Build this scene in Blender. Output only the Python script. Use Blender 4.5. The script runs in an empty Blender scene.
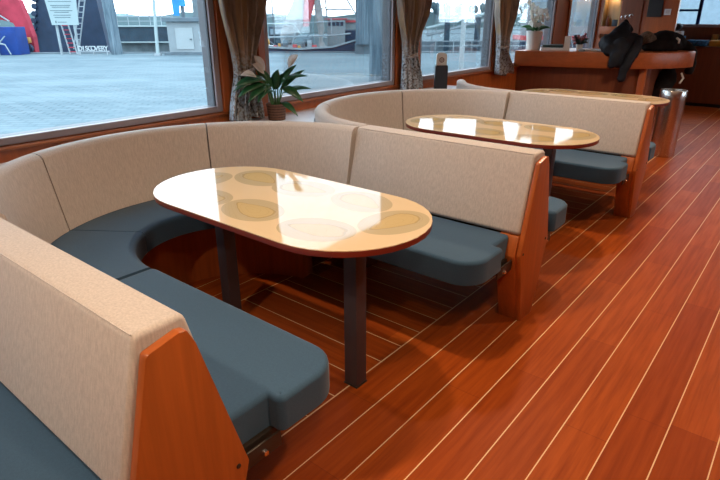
import bpy, bmesh, math, random
from mathutils import Vector, Matrix
from mathutils.geometry import tessellate_polygon
random.seed(7)
C = bpy.context.scene.collection
PI = math.pi
sin, cos, rad = math.sin, math.cos, math.radians

# ------------------------------------------------------------------ nodes
class G:
    def __init__(s, name):
        s.m = bpy.data.materials.new(name); s.m.use_nodes = True
        s.t = s.m.node_tree; s.t.nodes.clear()
        s.out = s.t.nodes.new('ShaderNodeOutputMaterial')
    def n(s, kind, **kw):
        nd = s.t.nodes.new(kind)
        for k, v in kw.items(): setattr(nd, k, v)
        return nd
    def put(s, sock, v):
        if hasattr(v, 'is_output'): s.t.links.new(v, sock)
        elif v is not None:
            if isinstance(v, (tuple, list)) and len(v) == 3 and sock.type == 'RGBA': v = (*v, 1)
            sock.default_value = v
    def math(s, op, a, b=None, c=None):
        nd = s.n('ShaderNodeMath', operation=op)
        for i, v in enumerate((a, b, c)):
            if v is not None: s.put(nd.inputs[i], v)
        return nd.outputs[0]
    def mix(s, f, a, b, blend='MIX'):
        nd = s.n('ShaderNodeMix', data_type='RGBA', blend_type=blend)
        s.put(nd.inputs[0], f); s.put(nd.inputs[6], a); s.put(nd.inputs[7], b)
        return nd.outputs[2]
    def obj(s):
        return s.n('ShaderNodeTexCoord').outputs['Object']
    def xyz(s, v):
        nd = s.n('ShaderNodeSeparateXYZ'); s.put(nd.inputs[0], v); return nd.outputs
    def vec(s, x, y, z=0.0):
        nd = s.n('ShaderNodeCombineXYZ')
        for i, v in enumerate((x, y, z)): s.put(nd.inputs[i], v)
        return nd.outputs[0]
    def scale(s, v, sc):
        nd = s.n('ShaderNodeVectorMath', operation='MULTIPLY'); s.put(nd.inputs[0], v); nd.inputs[1].default_value = sc
        return nd.outputs[0]
    def noise(s, v, scale=5, detail=3, rough=.5):
        nd = s.n('ShaderNodeTexNoise'); s.put(nd.inputs['Vector'], v)
        nd.inputs['Scale'].default_value = scale; nd.inputs['Detail'].default_value = detail; nd.inputs['Roughness'].default_value = rough
        return nd.outputs[0]
    def white(s, v):
        nd = s.n('ShaderNodeTexWhiteNoise'); s.put(nd.inputs['Vector'], v); return nd.outputs['Value']
    def ramp(s, f, lo, hi):
        nd = s.n('ShaderNodeMapRange', clamp=True); s.put(nd.inputs[0], f)
        nd.inputs[1].default_value = lo; nd.inputs[2].default_value = hi
        return nd.outputs[0]
    def bump(s, h, strength=.2, dist=.01):
        nd = s.n('ShaderNodeBump'); s.put(nd.inputs['Height'], h)
        nd.inputs['Strength'].default_value = strength; nd.inputs['Distance'].default_value = dist
        return nd.outputs[0]
    def pbr(s, col, rough=.5, metal=0., coat=0., coat_r=.05, normal=None, spec=.5, sheen=0., trans=0.):
        b = s.n('ShaderNodeBsdfPrincipled')
        s.put(b.inputs['Base Color'], col); s.put(b.inputs['Roughness'], rough); s.put(b.inputs['Metallic'], metal)
        s.put(b.inputs['Coat Weight'], coat); s.put(b.inputs['Coat Roughness'], coat_r)
        s.put(b.inputs['Specular IOR Level'], spec); s.put(b.inputs['Sheen Weight'], sheen)
        if normal is not None: s.put(b.inputs['Normal'], normal)
        s.t.links.new(b.outputs[0], s.out.inputs[0])
        return s.m

def plain(name, c, rough=.5, metal=0., var=.12, scale=6., bump=0., stretch=(1, 1, 1), coat=0., spec=.5, sheen=0.):
    """a colour with gentle noise variation"""
    g = G(name); v = g.scale(g.obj(), stretch)
    f = g.noise(v, scale, 4)
    lo = tuple(x*(1-var) for x in c); hi = tuple(min(1, x*(1+var)) for x in c)
    col = g.mix(g.ramp(f, .3, .7), lo, hi)
    nm = g.bump(f, bump, .01) if bump else None
    return g.pbr(col, rough, metal, coat, .05, nm, spec, sheen)

def wood(name, c, axis='z', rough=.38, dark=.72, coat=.0):
    g = G(name); st = {'x': (.06, 1, 1), 'y': (1, .06, 1), 'z': (1, 1, .06)}[axis]
    v = g.scale(g.obj(), st)
    f = g.noise(v, 34, 5, .6); f2 = g.noise(v, 7, 2)
    col = g.mix(g.ramp(f, .35, .7), tuple(x*dark for x in c), c)
    col = g.mix(g.math('MULTIPLY', g.ramp(f2, .35, .75), .35), col, tuple(x*.6 for x in c))
    return g.pbr(col, rough, 0, coat, .08)

def fabric(name, c, rough=.9, vert=True):
    g = G(name); o = g.obj()
    f = g.noise(g.scale(o, (1, 1, .05) if vert else (1, 1, 1)), 190 if vert else 420, 2)
    f3 = g.noise(g.scale(o, (.3, .3, 1)), 420, 1); f2 = g.noise(o, 3, 2)
    k = g.math('ADD', g.math('MULTIPLY', f, .7), g.math('MULTIPLY', f3, .3))
    col = g.mix(g.ramp(k, .36, .64), tuple(x*.88 for x in c), tuple(min(1, x*1.11) for x in c))
    col = g.mix(g.math('MULTIPLY', g.ramp(f2, .4, .7), .12), col, tuple(x*.8 for x in c))
    return g.pbr(col, rough, 0, 0, .1, g.bump(k, .18, .0015), .25, .15)

M = {}
M['fabric'] = fabric('beige upholstery weave', (.53, .452, .405))
M['seat'] = fabric('slate blue upholstery weave', (.036, .080, .134), .85, False)
M['cherry'] = wood('cherry veneer', (.50, .118, .022), 'z', .34)
M['cherry_y'] = wood('cherry sill wood', (.42, .115, .03), 'y', .4)
M['cherry_x'] = wood('cherry counter veneer', (.42, .105, .028), 'x', .36)
M['dark_wood'] = wood('dark cherry panelling', (.20, .052, .018), 'z', .45)
M['edge'] = plain('oxblood table edging', (.18, .022, .012), .3, 0, .1)
M['leg'] = plain('dark plum powder coat', (.055, .042, .05), .42, 0, .1)
M['steel'] = plain('brushed stainless steel', (.62, .60, .58), .26, 1., .12, 40, .04, (1, 1, .02))
M['chrome'] = plain('chrome', (.75, .75, .76), .12, 1., .05)
M['dark_steel'] = plain('dark bracket steel', (.06, .045, .035), .45, .6, .15)
M['alu'] = plain('mauve grey window profile', (.31, .26, .275), .4, 0, .06)
M['outframe_shaded'] = plain('window profile darkened against sky glare', (.075, .08, .092), .5, 0, .06)  # darker copy of the window profile, shade painted in against sky glare
M['gasket'] = plain('dark rubber gasket', (.03, .035, .045), .6)
M['ledge'] = plain('pale grey ledge laminate', (.62, .60, .62), .3, 0, .05)
M['ceiling'] = plain('off white ceiling panels', (.50, .45, .39), .7, 0, .04)
M['white'] = plain('matt white', (.78, .78, .76), .5, 0, .04)
M['navy'] = plain('dark navy card', (.022, .028, .042), .5)
M['ink'] = plain('brown print', (.16, .06, .05), .6)
M['leaf'] = plain('glossy green leaf', (.018, .095, .035), .32, 0, .35, 30)
M['leaf2'] = plain('mid green leaf', (.03, .13, .03), .4, 0, .35, 30)
M['stem'] = plain('green stem', (.06, .17, .05), .5)
M['ceramic'] = plain('off white ceramic', (.68, .62, .56), .3, 0, .04)
M['coat'] = plain('black brown coat cloth', (.010, .007, .007), .9, 0, .4, 12, 0, (1, 1, 1), 0, .15)
M['coat2'] = plain('navy black quilted cloth', (.009, .010, .015), .7, 0, .4, 12, 0, (1, 1, 1), 0, .2)
M['fur'] = plain('brown grey fur trim', (.12, .08, .055), .95, 0, .5, 60, .6)
M['paper'] = plain('white paper', (.75, .75, .75), .7, 0, .05)
M['book'] = plain('dark green book cover', (.03, .06, .06), .5)
M['pinkish'] = plain('dusty pink blossom', (.30, .12, .14), .7, 0, .4, 30)
M['blue_cloth'] = plain('blue patterned cloth', (.02, .10, .22), .8, 0, .9, 30)
M['yellow'] = plain('mustard yellow cloth', (.55, .26, .03), .8)
M['tan_glass'] = plain('tan display back', (.42, .27, .12), .3, 0, .35, 3, 0, (3, 1, .6))
M['black'] = plain('near black', (.012, .011, .012), .5)

def petal(name, c):
    g = G(name); n = g.noise(g.obj(), 25, 2); col = g.mix(n, tuple(x*.92 for x in c), c)
    b = g.n('ShaderNodeBsdfPrincipled'); g.put(b.inputs['Base Color'], col); b.inputs['Roughness'].default_value = .5
    t = g.n('ShaderNodeBsdfTranslucent'); g.put(t.inputs[0], col); mx = g.n('ShaderNodeMixShader'); mx.inputs[0].default_value = .5
    g.t.links.new(b.outputs[0], mx.inputs[1]); g.t.links.new(t.outputs[0], mx.inputs[2]); g.t.links.new(mx.outputs[0], g.out.inputs[0]); return g.m
M['spathe'] = petal('cream white spathe', (.90, .85, .82)); M['petal'] = petal('ivory orchid petal', (.88, .84, .78))
# floor --------------------------------------------------------------
def floor_mat():
    g = G('cherry plank floor with pale inlay'); x, y, z = g.xyz(g.obj())
    P = .158
    u = g.math('DIVIDE', g.math('ADD', x, 1.418), P)           # lanes along the ship
    v = g.math('DIVIDE', g.math('SUBTRACT', y, 1.697), P)      # cross lanes
    def lane(q, along, seed):
        r = g.math('ROUND', q); d = g.math('MULTIPLY', g.math('ABSOLUTE', g.math('SUBTRACT', q, r)), P)
        line = g.math('LESS_THAN', d, .0021)
        i = g.math('FLOOR', q)
        sh = g.math('MULTIPLY', g.white(g.vec(i, seed)), 1.3)
        a = g.math('DIVIDE', g.math('ADD', along, sh), 1.15); k = g.math('FLOOR', a)
        joint = g.math('LESS_THAN', g.math('MULTIPLY', g.math('FRACT', a), 1.15), .0025)
        tone = g.white(g.vec(i, k, seed))
        return line, joint, tone
    l1, j1, t1 = lane(u, y, 1.0); l2, j2, t2 = lane(v, x, 2.0)
    inz = g.math('MULTIPLY', g.math('GREATER_THAN', x, -2.206), g.math('LESS_THAN', x, -1.262))
    bd = g.math('MAXIMUM', g.math('LESS_THAN', g.math('ABSOLUTE', g.math('ADD', x, 1.262)), .0021),
                g.math('LESS_THAN', g.math('ABSOLUTE', g.math('ADD', x, 2.206)), .0021))
    def sel(a, b):
        return g.math('ADD', g.math('MULTIPLY', a, g.math('SUBTRACT', 1.0, inz)), g.math('MULTIPLY', b, inz))
    line = g.math('MAXIMUM', sel(l1, l2), bd); joint = sel(j1, j2); tone = sel(t1, t2)
    o = g.obj()
    gr = g.noise(g.scale(o, (1, .05, 1)), 42, 5, .6); gr2 = g.noise(g.scale(o, (.05, 1, 1)), 42, 5, .6)
    grain = sel(gr, gr2)
    base = g.mix(tone, (.29, .048, .006), (.42, .082, .010))
    base = g.mix(g.math('MULTIPLY', g.ramp(grain, .38, .72), .72), base, (.185, .026, .004))
    base = g.mix(g.math('MULTIPLY', joint, .55), base, (.13, .02, .006))
    col = g.mix(line, base, (.76, .50, .26))
    rough = g.math('ADD', .36, g.math('MULTIPLY', grain, .14))
    return g.pbr(col, rough, 0, 0, .1, None, .08)
M['floor'] = floor_mat()

# tabletop -----------------------------------------------------------
def table_mat():
    g = G('cream tabletop with printed ovals'); x, y, z = g.xyz(g.obj())
    n = g.noise(g.obj(), 22, 3)
    wob = g.math('MULTIPLY', g.math('SUBTRACT', n, .5), .30)
    disc = leafm = lines = None
    spots = [(-.325, .165, 170), (-.045, .165, 190), (.270, .185, 165), (-.520, -.03, 260), (-.30, -.195, 10), (.0, -.165, -10), (.345, -.165, 15), (.520, .07, 80)]
    for (cx, cy, an) in spots:
        ca, sa = cos(rad(an)), sin(rad(an))
        dx = g.math('SUBTRACT', x, cx); dy = g.math('SUBTRACT', y, cy)
        u = g.math('ADD', g.math('MULTIPLY', dx, ca), g.math('MULTIPLY', dy, sa)); v = g.math('SUBTRACT', g.math('MULTIPLY', dy, ca), g.math('MULTIPLY', dx, sa))
        def el(cu, rx, ry):
            p = g.math('DIVIDE', g.math('SUBTRACT', u, cu), rx); q = g.math('DIVIDE', v, ry)
            return g.math('SQRT', g.math('ADD', g.math('MULTIPLY', p, p), g.math('MULTIPLY', q, q)))
        e1 = el(0, .152, .112); d1 = g.math('LESS_THAN', e1, 1.0)
        taper = g.math('ADD', .052, g.math('MULTIPLY', u, .22))
        p = g.math('DIVIDE', u, .112); q = g.math('DIVIDE', v, taper)
        e2 = g.math('ADD', g.math('SQRT', g.math('ADD', g.math('MULTIPLY', p, p), g.math('MULTIPLY', q, q))), wob)
        l1 = g.math('MULTIPLY', g.math('LESS_THAN', e2, 1.0), d1)
        r1 = g.math('MULTIPLY', g.math('LESS_THAN', g.math('ABSOLUTE', g.math('SUBTRACT', e2, 1.0)), .05), d1)
        r2 = g.math('MULTIPLY', g.math('LESS_THAN', g.math('FRACT', g.math('MULTIPLY', e2, 2.6)), .07), d1)
        r1 = g.math('MAXIMUM', r1, g.math('MULTIPLY', r2, .5))
        disc = d1 if disc is None else g.math('MAXIMUM', disc, d1); leafm = l1 if leafm is None else g.math('MAXIMUM', leafm, l1); lines = r1 if lines is None else g.math('MAXIMUM', lines, r1)
    col = g.mix(disc, (.72, .535, .335), (.51, .40, .24))
    col = g.mix(g.math('MULTIPLY', leafm, .75), col, (.58, .41, .18))
    col = g.mix(g.math('MULTIPLY', lines, .45), col, (.30, .20, .08))
    return g.pbr(col, .05, 0, 0, .015, None, .62)
M['table'] = table_mat()

def curtain_mat():
    g = G('brown patterned curtain'); o = g.obj(); x, y, z = g.xyz(o)
    n2 = g.noise(o, 55, 3); n3 = g.noise(g.scale(o, (1, 1, .03)), 24, 1); n4 = g.noise(g.scale(o, (1, 1, .2)), 50, 3)
    col = g.mix(g.ramp(n4, .35, .65), (.23, .18, .15), (.32, .25, .205))
    col = g.mix(g.math('MULTIPLY', g.ramp(n3, .56, .66), .6), col, (.40, .25, .12))
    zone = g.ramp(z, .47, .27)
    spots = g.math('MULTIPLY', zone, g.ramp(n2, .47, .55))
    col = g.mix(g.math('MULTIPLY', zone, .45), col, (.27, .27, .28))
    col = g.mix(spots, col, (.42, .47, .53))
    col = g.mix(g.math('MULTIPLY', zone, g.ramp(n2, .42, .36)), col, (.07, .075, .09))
    return g.pbr(col, .85, 0, 0, .1, g.bump(n2, .2, .003), .2, .1)
M['curtain'] = curtain_mat()

def weave_mat():
    g = G('woven brown basket'); o = g.obj(); x, y, z = g.xyz(o)
    w = g.math('FRACT', g.math('MULTIPLY', z, 55.0)); n = g.noise(o, 120, 2)
    k = g.math('ADD', g.math('MULTIPLY', w, .6), g.math('MULTIPLY', n, .5))
    return g.pbr(g.mix(g.ramp(k, .3, .8), (.07, .03, .02), (.24, .12, .08)), .7, 0, 0, .1, g.bump(k, .6, .006))
M['basket'] = weave_mat()

def glass_mat():
    g = G('window glass')
    tr = g.n('ShaderNodeBsdfTransparent'); tr.inputs[0].default_value = (.90, .96, 1.0, 1)
    gl = g.n('ShaderNodeBsdfGlossy'); gl.inputs['Roughness'].default_value = .0
    fr = g.n('ShaderNodeFresnel'); fr.inputs[0].default_value = 1.45
    mx = g.n('ShaderNodeMixShader'); g.t.links.new(g.math('MULTIPLY', fr.outputs[0], .5), mx.inputs[0])
    g.t.links.new(tr.outputs[0], mx.inputs[1]); g.t.links.new(gl.outputs[0], mx.inputs[2]); g.t.links.new(mx.outputs[0], g.out.inputs[0])
    return g.m
M['glass'] = glass_mat()

def emit(name, c, s):
    g = G(name); e = g.n('ShaderNodeEmission'); e.inputs[0].default_value = (*c, 1); e.inputs[1].default_value = s
    g.t.links.new(e.outputs[0], g.out.inputs[0]); return g.m
M['lamp'] = emit('warm lamp diffuser', (1, .74, .48), 9)

def paving():
    g = G('blue grey block paving'); o = g.obj()
    b = g.n('ShaderNodeTexBrick'); g.put(b.inputs['Vector'], o)
    b.inputs['Scale'].default_value = 1.0; b.inputs['Brick Width'].default_value = .50; b.inputs['Row Height'].default_value = .26
    b.inputs['Mortar Size'].default_value = .035; b.inputs['Mortar Smooth'].default_value = .3
    b.inputs['Color1'].default_value = (0.090, 0.131, 0.149, 1); b.inputs['Color2'].default_value = (0.125, 0.168, 0.186, 1); b.inputs['Mortar'].default_value = (0.062, 0.095, 0.112, 1)
    n = g.noise(g.scale(o, (.35, 1, 1)), .45, 4, .6); n2 = g.noise(g.scale(o, (.25, 1, 1)), 1.6, 4, .65)
    col = g.mix(g.math('MULTIPLY', g.ramp(n, .42, .62), .6), b.outputs[0], (0.151, 0.199, 0.215))
    col = g.mix(g.math('MULTIPLY', g.ramp(n2, .48, .7), .5), col, (0.069, 0.105, 0.123))
    return g.pbr(col, .85, 0, 0, .1, None, .15)
M['paving'] = paving()
def water():
    g = G('harbour water'); o = g.obj()
    n = g.noise(g.scale(o, (1, 1, 1)), 1.3, 3)
    return g.pbr((.06, .10, .12), .12, 0, 0, .1, g.bump(n, .15, .1), .5)
M['water'] = water()
def oldwood():
    g = G('weathered grey timber'); o = g.obj()
    f = g.noise(g.scale(o, (1, 1, .06)), 9, 5, .65)
    c = g.mix(g.ramp(f, .33, .68), (.045, .075, .10), (.16, .215, .25))
    return g.pbr(c, .9, 0, 0, .1, g.bump(f, .6, .05), .1)
M['pile'] = oldwood()
def O(name, c, r=.7, var=.2, sc=1.5): M[name] = plain('outdoor ' + name, c, r, 0, var, sc, 0, (1, 1, 1), 0, .2)  # outdoor colours, kept paler and bluer with haze painted in
O('hull', (.016, .032, .06), .6); O('red', (.30, .03, .05)); O('blue', (.008, .035, .16)); O('skyblue', (.03, .20, .42))
O('sign', (.26, .33, .34), .7, .03); O('signink', (.07, .11, .13)); O('rail', (.22, .26, .28)); O('shedw', (.20, .235, .25), .8, .08)
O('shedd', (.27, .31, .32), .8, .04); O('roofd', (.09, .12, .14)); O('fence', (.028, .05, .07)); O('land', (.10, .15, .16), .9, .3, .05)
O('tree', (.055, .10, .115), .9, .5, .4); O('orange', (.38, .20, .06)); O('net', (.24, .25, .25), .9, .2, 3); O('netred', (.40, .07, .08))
O('conc', (.115, .15, .165), .9, .35, 1.2); O('kerb', (.085, .11, .125)); O('bldg', (.20, .26, .30), .9, .1); O('letter', (.33, .37, .38), .6, .03)

# ------------------------------------------------------------------ objects
def rootmat(o):
    while o.parent: o = o.parent
    return Matrix.Translation(o.location) @ Matrix.Rotation(o.rotation_euler.z, 4, 'Z')
def tag(o, label=None, cat=None, group=None, kind=None):
    if label: o['label'] = label
    if cat: o['category'] = cat
    if group: o['group'] = group
    if kind: o['kind'] = kind
    return o
def thing(name, label, cat, loc=(0, 0, 0), rz=0., group=None):
    o = bpy.data.objects.new(name, None); C.objects.link(o); o.empty_display_size = .1
    o.location = loc; o.rotation_euler = (0, 0, rz)
    return tag(o, label, cat, group)
def obj(name, bm, m, parent=None, smooth=True, loc=None, rz=0.):
    """geometry is given in world metres; it is stored relative to its thing"""
    if parent is not None: bm.transform(rootmat(parent).inverted())
    elif loc is not None: bm.transform((Matrix.Translation(loc) @ Matrix.Rotation(rz, 4, 'Z')).inverted())
    bmesh.ops.recalc_face_normals(bm, faces=bm.faces)
    me = bpy.data.meshes.new(name); bm.to_mesh(me); bm.free()
    for mm in (m if isinstance(m, (list, tuple)) else [m]): me.materials.append(M[mm])
    if smooth:
        me.polygons.foreach_set('use_smooth', [True]*len(me.polygons))
        try: me.set_sharp_from_angle(angle=rad(38))
        except Exception: pass
    o = bpy.data.objects.new(name, me); C.objects.link(o)
    if parent is not None: o.parent = parent
    elif loc is not None: o.location = loc; o.rotation_euler = (0, 0, rz)
    return o
def struct(name, bm, m, smooth=False, loc=None, rz=0.):
    return tag(obj(name, bm, m, None, smooth, loc, rz), kind='structure')
def dup(root, loc, label=None, rz=None):
    r = root.copy(); C.objects.link(r); r.location = loc
    if rz is not None: r.rotation_euler = (0, 0, rz)
    if label: r['label'] = label
    for ch in list(root.children):
        c = ch.copy(); C.objects.link(c); c.parent = r
        for gc in list(ch.children):
            d = gc.copy(); C.objects.link(d); d.parent = c
    return r

def new(): return bmesh.new()
def bevel(bm, faces_from, w, seg=2, geom=None):
    es = geom if geom is not None else [e for e in bm.edges if e.index >= 0]
    bmesh.ops.bevel(bm, geom=es, offset=w, segments=seg, affect='EDGES', profile=.5)
def merge(dst, src):
    me = bpy.data.meshes.new('tmp'); src.to_mesh(me); src.free(); dst.from_mesh(me); bpy.data.meshes.remove(me)
def box(bm, x0, x1, y0, y1, z0, z1, w=0., seg=2, mx=None):
    b = new(); bmesh.ops.create_cube(b, size=1)
    for v in b.verts:
        v.co = Vector((x0 + (v.co.x+.5)*(x1-x0), y0 + (v.co.y+.5)*(y1-y0), z0 + (v.co.z+.5)*(z1-z0)))
    if w: bmesh.ops.bevel(b, geom=list(b.edges), offset=w, segments=seg, affect='EDGES', profile=.5)
    if mx is not None: b.transform(mx)
    merge(bm, b); return bm
def prism(bm, pts, d0, d1, plane='yz', w=0., seg=2, mx=None):
    """polygon pts extruded between d0 and d1 along the remaining axis"""
    def P(a, b, d):
        return {'yz': (d, a, b), 'xz': (a, d, b), 'xy': (a, b, d)}[plane]
    b = new(); A = [b.verts.new(P(p[0], p[1], d0)) for p in pts]; B = [b.verts.new(P(p[0], p[1], d1)) for p in pts]
    b.faces.new(A); b.faces.new(B[::-1]); n = len(pts)
    for i in range(n): b.faces.new((A[i], B[i], B[(i+1) % n], A[(i+1) % n]))
    bmesh.ops.recalc_face_normals(b, faces=b.faces)
    if w: bmesh.ops.bevel(b, geom=list(b.edges), offset=w, segments=seg, affect='EDGES', profile=.5)
    if mx is not None: b.transform(mx)
    merge(bm, b); return bm
def tube(bm, pts, r, n=8, caps=True):
    pts = [Vector(p) for p in pts]; rs = r if isinstance(r, (list, tuple)) else [r]*len(pts)
    rings = []; up = None
    for i, p in enumerate(pts):
        t = (pts[min(i+1, len(pts)-1)] - pts[max(i-1, 0)]).normalized()
        if up is None: up = Vector((0, 0, 1)) if abs(t.z) < .9 else Vector((1, 0, 0))
        s = t.cross(up).normalized(); up = s.cross(t).normalized()
        rings.append([bm.verts.new(p + rs[i]*(cos(2*PI*k/n)*s + sin(2*PI*k/n)*up)) for k in range(n)])
    for a, b in zip(rings, rings[1:]):
        for k in range(n): bm.faces.new((a[k], a[(k+1) % n], b[(k+1) % n], b[k]))
    if caps: bm.faces.new(rings[0][::-1]); bm.faces.new(rings[-1])
    return bm
def lathe(bm, prof, c, n=32, caps=True):
    rings = [[bm.verts.new((c[0]+r*cos(2*PI*k/n), c[1]+r*sin(2*PI*k/n), c[2]+z)) for k in range(n)] for r, z in prof]
    for a, b in zip(rings, rings[1:]):
        for k in range(n): bm.faces.new((a[k], a[(k+1) % n], b[(k+1) % n], b[k]))
    if caps: bm.faces.new(rings[0][::-1]); bm.faces.new(rings[-1])
    return bm
def loft(bm, secs, caps=True):
    R = [[bm.verts.new(p) for p in s] for s in secs]; n = len(R[0])
    for a, b in zip(R, R[1:]):
        for k in range(n): bm.faces.new((a[k], a[(k+1) % n], b[(k+1) % n], b[k]))
    if caps: bm.faces.new(R[0][::-1]); bm.faces.new(R[-1])
    return bm
def ball(bm, c, r, sub=2, sc=(1, 1, 1), mx=None):
    b = new(); bmesh.ops.create_icosphere(b, subdivisions=sub, radius=1)
    for v in b.verts: v.co = Vector((v.co.x*r*sc[0], v.co.y*r*sc[1], v.co.z*r*sc[2]))
    if mx is not None: b.transform(mx)
    b.transform(Matrix.Translation(c)); merge(bm, b); return bm
def roundpoly(pts, rs, seg=5):
    """round polygon corners, one radius per point"""
    out = []; n = len(pts)
    for i in range(n):
        p = Vector(pts[i]); a = Vector(pts[i-1]); b = Vector(pts[(i+1) % n]); r = rs[i] if isinstance(rs, (list, tuple)) else rs
        if r <= 0: out.append(tuple(p)); continue
        u = (a-p).normalized(); v = (b-p).normalized(); ang = u.angle(v); d = r/math.tan(ang/2)
        d = min(d, .49*(a-p).length, .49*(b-p).length); r2 = d*math.tan(ang/2)
        c = p + (u+v).normalized()*(r2/math.sin(ang/2)); s = p+u*d-c; e = p+v*d-c
        for k in range(seg+1):
            q = s.lerp(e, k/seg).normalized()*r2 if s.lerp(e, k/seg).length > 1e-9 else s
            out.append(tuple(c+q))
    return out

# ------------------------------------------------------------------ room shell
XW, XR, YB, YF, ZC = -3.05, 3.05, -2.6, 11.6, 2.28
WIN = [(-1.20, .36), (.80, 2.268), (2.74, 4.19), (4.66, 6.08), (6.58, 7.85), (8.48, 9.62)]
ZB, ZT = .862, 1.96
struct('floor', box(new(), XW, XR, YB, YF, -.06, 0), 'floor')
struct('ceiling', box(new(), XW-.1, XR+.1, YB, YF, ZC, ZC+.06), 'ceiling')
WINR = WIN[4:]
def wallside(x0, x1, WIN):
    b = new(); box(b, x0, x1, YB, YF, 0, ZB-.002); box(b, x0, x1, YB, YF, ZT+.04, ZC)
    ys = [YB] + [q for w in WIN for q in (w[0]-.04, w[1]+.04)] + [YF]
    for i in range(0, len(ys), 2): box(b, x0, x1, ys[i], ys[i+1], ZB-.002, ZT+.04)
    return b
struct('wall_left', wallside(XW-.1, XW, WIN), 'cherry')
struct('wall_right', wallside(XR, XR+.1, WINR), 'cherry')
struct('wall_back', box(new(), XW-.1, XR+.1, YB-.1, YB, 0, ZC), 'cherry')
wn = 0
for side, xs in ((-1, XW), (1, XR)):
    for (a, c) in (WIN if side < 0 else WINR):
        wn += 1; t = .036
        fr = new(); xo, xi = (xs-.103, xs+.008) if side < 0 else (xs-.008, xs+.103)
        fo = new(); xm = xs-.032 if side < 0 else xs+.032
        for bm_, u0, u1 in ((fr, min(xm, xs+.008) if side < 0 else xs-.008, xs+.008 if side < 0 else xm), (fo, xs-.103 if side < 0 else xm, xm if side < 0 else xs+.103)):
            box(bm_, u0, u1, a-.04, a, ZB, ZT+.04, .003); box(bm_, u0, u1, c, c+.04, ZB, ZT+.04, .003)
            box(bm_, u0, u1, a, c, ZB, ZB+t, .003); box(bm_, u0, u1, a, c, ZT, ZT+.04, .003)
        w = struct('window_%d' % wn, fr, 'alu'); obj('shaded_outer_frame', fo, 'outframe_shaded', w, False)
        xg = xs-.018 if side < 0 else xs+.018
        gk = new(); q = .006
        for (y0, y1, z0, z1) in ((a, a+q, ZB+t, ZT), (c-q, c, ZB+t, ZT)): box(gk, xg-.006, xg+.006, y0, y1, z0, z1)
        obj('gasket', gk, 'gasket', w, False)
        obj('window_pane', box(new(), xg-.003, xg+.003, a, c, ZB+t, ZT), 'glass', w, False)
# wooden trims beside and under the windows
tr = new()
for (a, c) in WIN[1:]:
    box(tr, XW, XW+.022, c+.045, c+.105, ZB-.02, ZT+.1, .004)
    box(tr, XW, XW+.022, a-.105, a-.045, ZB-.02, ZT+.1, .004)
struct('trim_1', tr, 'cherry')
tr = new(); box(tr, XW, XW+.03, YB, 9.7, ZB-.022, ZB-.004, .005); struct('trim_2', tr, 'cherry_y')

# booths ---------------------------------------------------------------
BY = [.51, 2.49, 4.47]                      # centre lines of the double benches
XC = -2.0                                   # where straight benches meet the curved corner
def ell(yc, rx, ry, deg):
    a = rad(deg); return (XC - rx*cos(a), yc + ry*sin(a))
# ledge between the window wall and the curved backrests
pts = [(XW, BY[0]-.3), (XC-.4, BY[0]-.3), (XC-.02, BY[0])]
for k in (0, 1):
    yc = BY[k] + .99
    pts += [ell(yc, .955, .985, d) for d in range(-86, 87, 6)]
yc = BY[2] + .99
pts += [ell(yc, .955, .985, d) for d in range(-86, -19, 6)]
pts += [(-3.0, 5.12), (XW, 5.12)]
struct('trim_3', prism(new(), pts, .745, .78, 'xy'), 'ledge')

def pad(poly, z0, z1, r):
    """cushion with a rolled upper edge: rings of the inset outline, flat cap"""
    n = len(poly); A = sum(poly[i][0]*poly[(i+1) % n][1]-poly[(i+1) % n][0]*poly[i][1] for i in range(n)); sg = 1 if A > 0 else -1
    nr = []
    for i in range(n):
        p, q, u = Vector(poly[i-1]), Vector(poly[i]), Vector(poly[(i+1) % n]); e = (q-p).normalized(); f = (u-q).normalized()
        m = Vector((-e.y-f.y, e.x+f.x))*sg; m = m/max(.5, (m.length_squared/2)); nr.append(m)
    def ring(d): return [Vector(poly[i])+nr[i]*d for i in range(n)]
    b = new(); prof = [(.004, z0), (0, z0+.006)] + [(r*(1-cos(t)), z1-r+r*sin(t)) for t in (0, .4, .8, 1.2, PI/2)] + [(r+.012, z1+.0005)]
    R = [[b.verts.new((v.x, v.y, z)) for v in ring(d)] for d, z in prof]
    for r0, r1 in zip(R, R[1:]):
        for k in range(n): b.faces.new((r0[k], r0[(k+1) % n], r1[(k+1) % n], r1[k]))
    for rg in (R[0], R[-1]):
        for tri in tessellate_polygon([[v.co for v in rg]]): b.faces.new([rg[i] for i in tri])
    return b
def hexa(top=.838):
    h = [(-.066, 0), (.066, 0), (.170, .39), (.062, .795), (.044, top-.003), (.026, top), (-.054, .820), (-.160, .39)]
    return h
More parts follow.
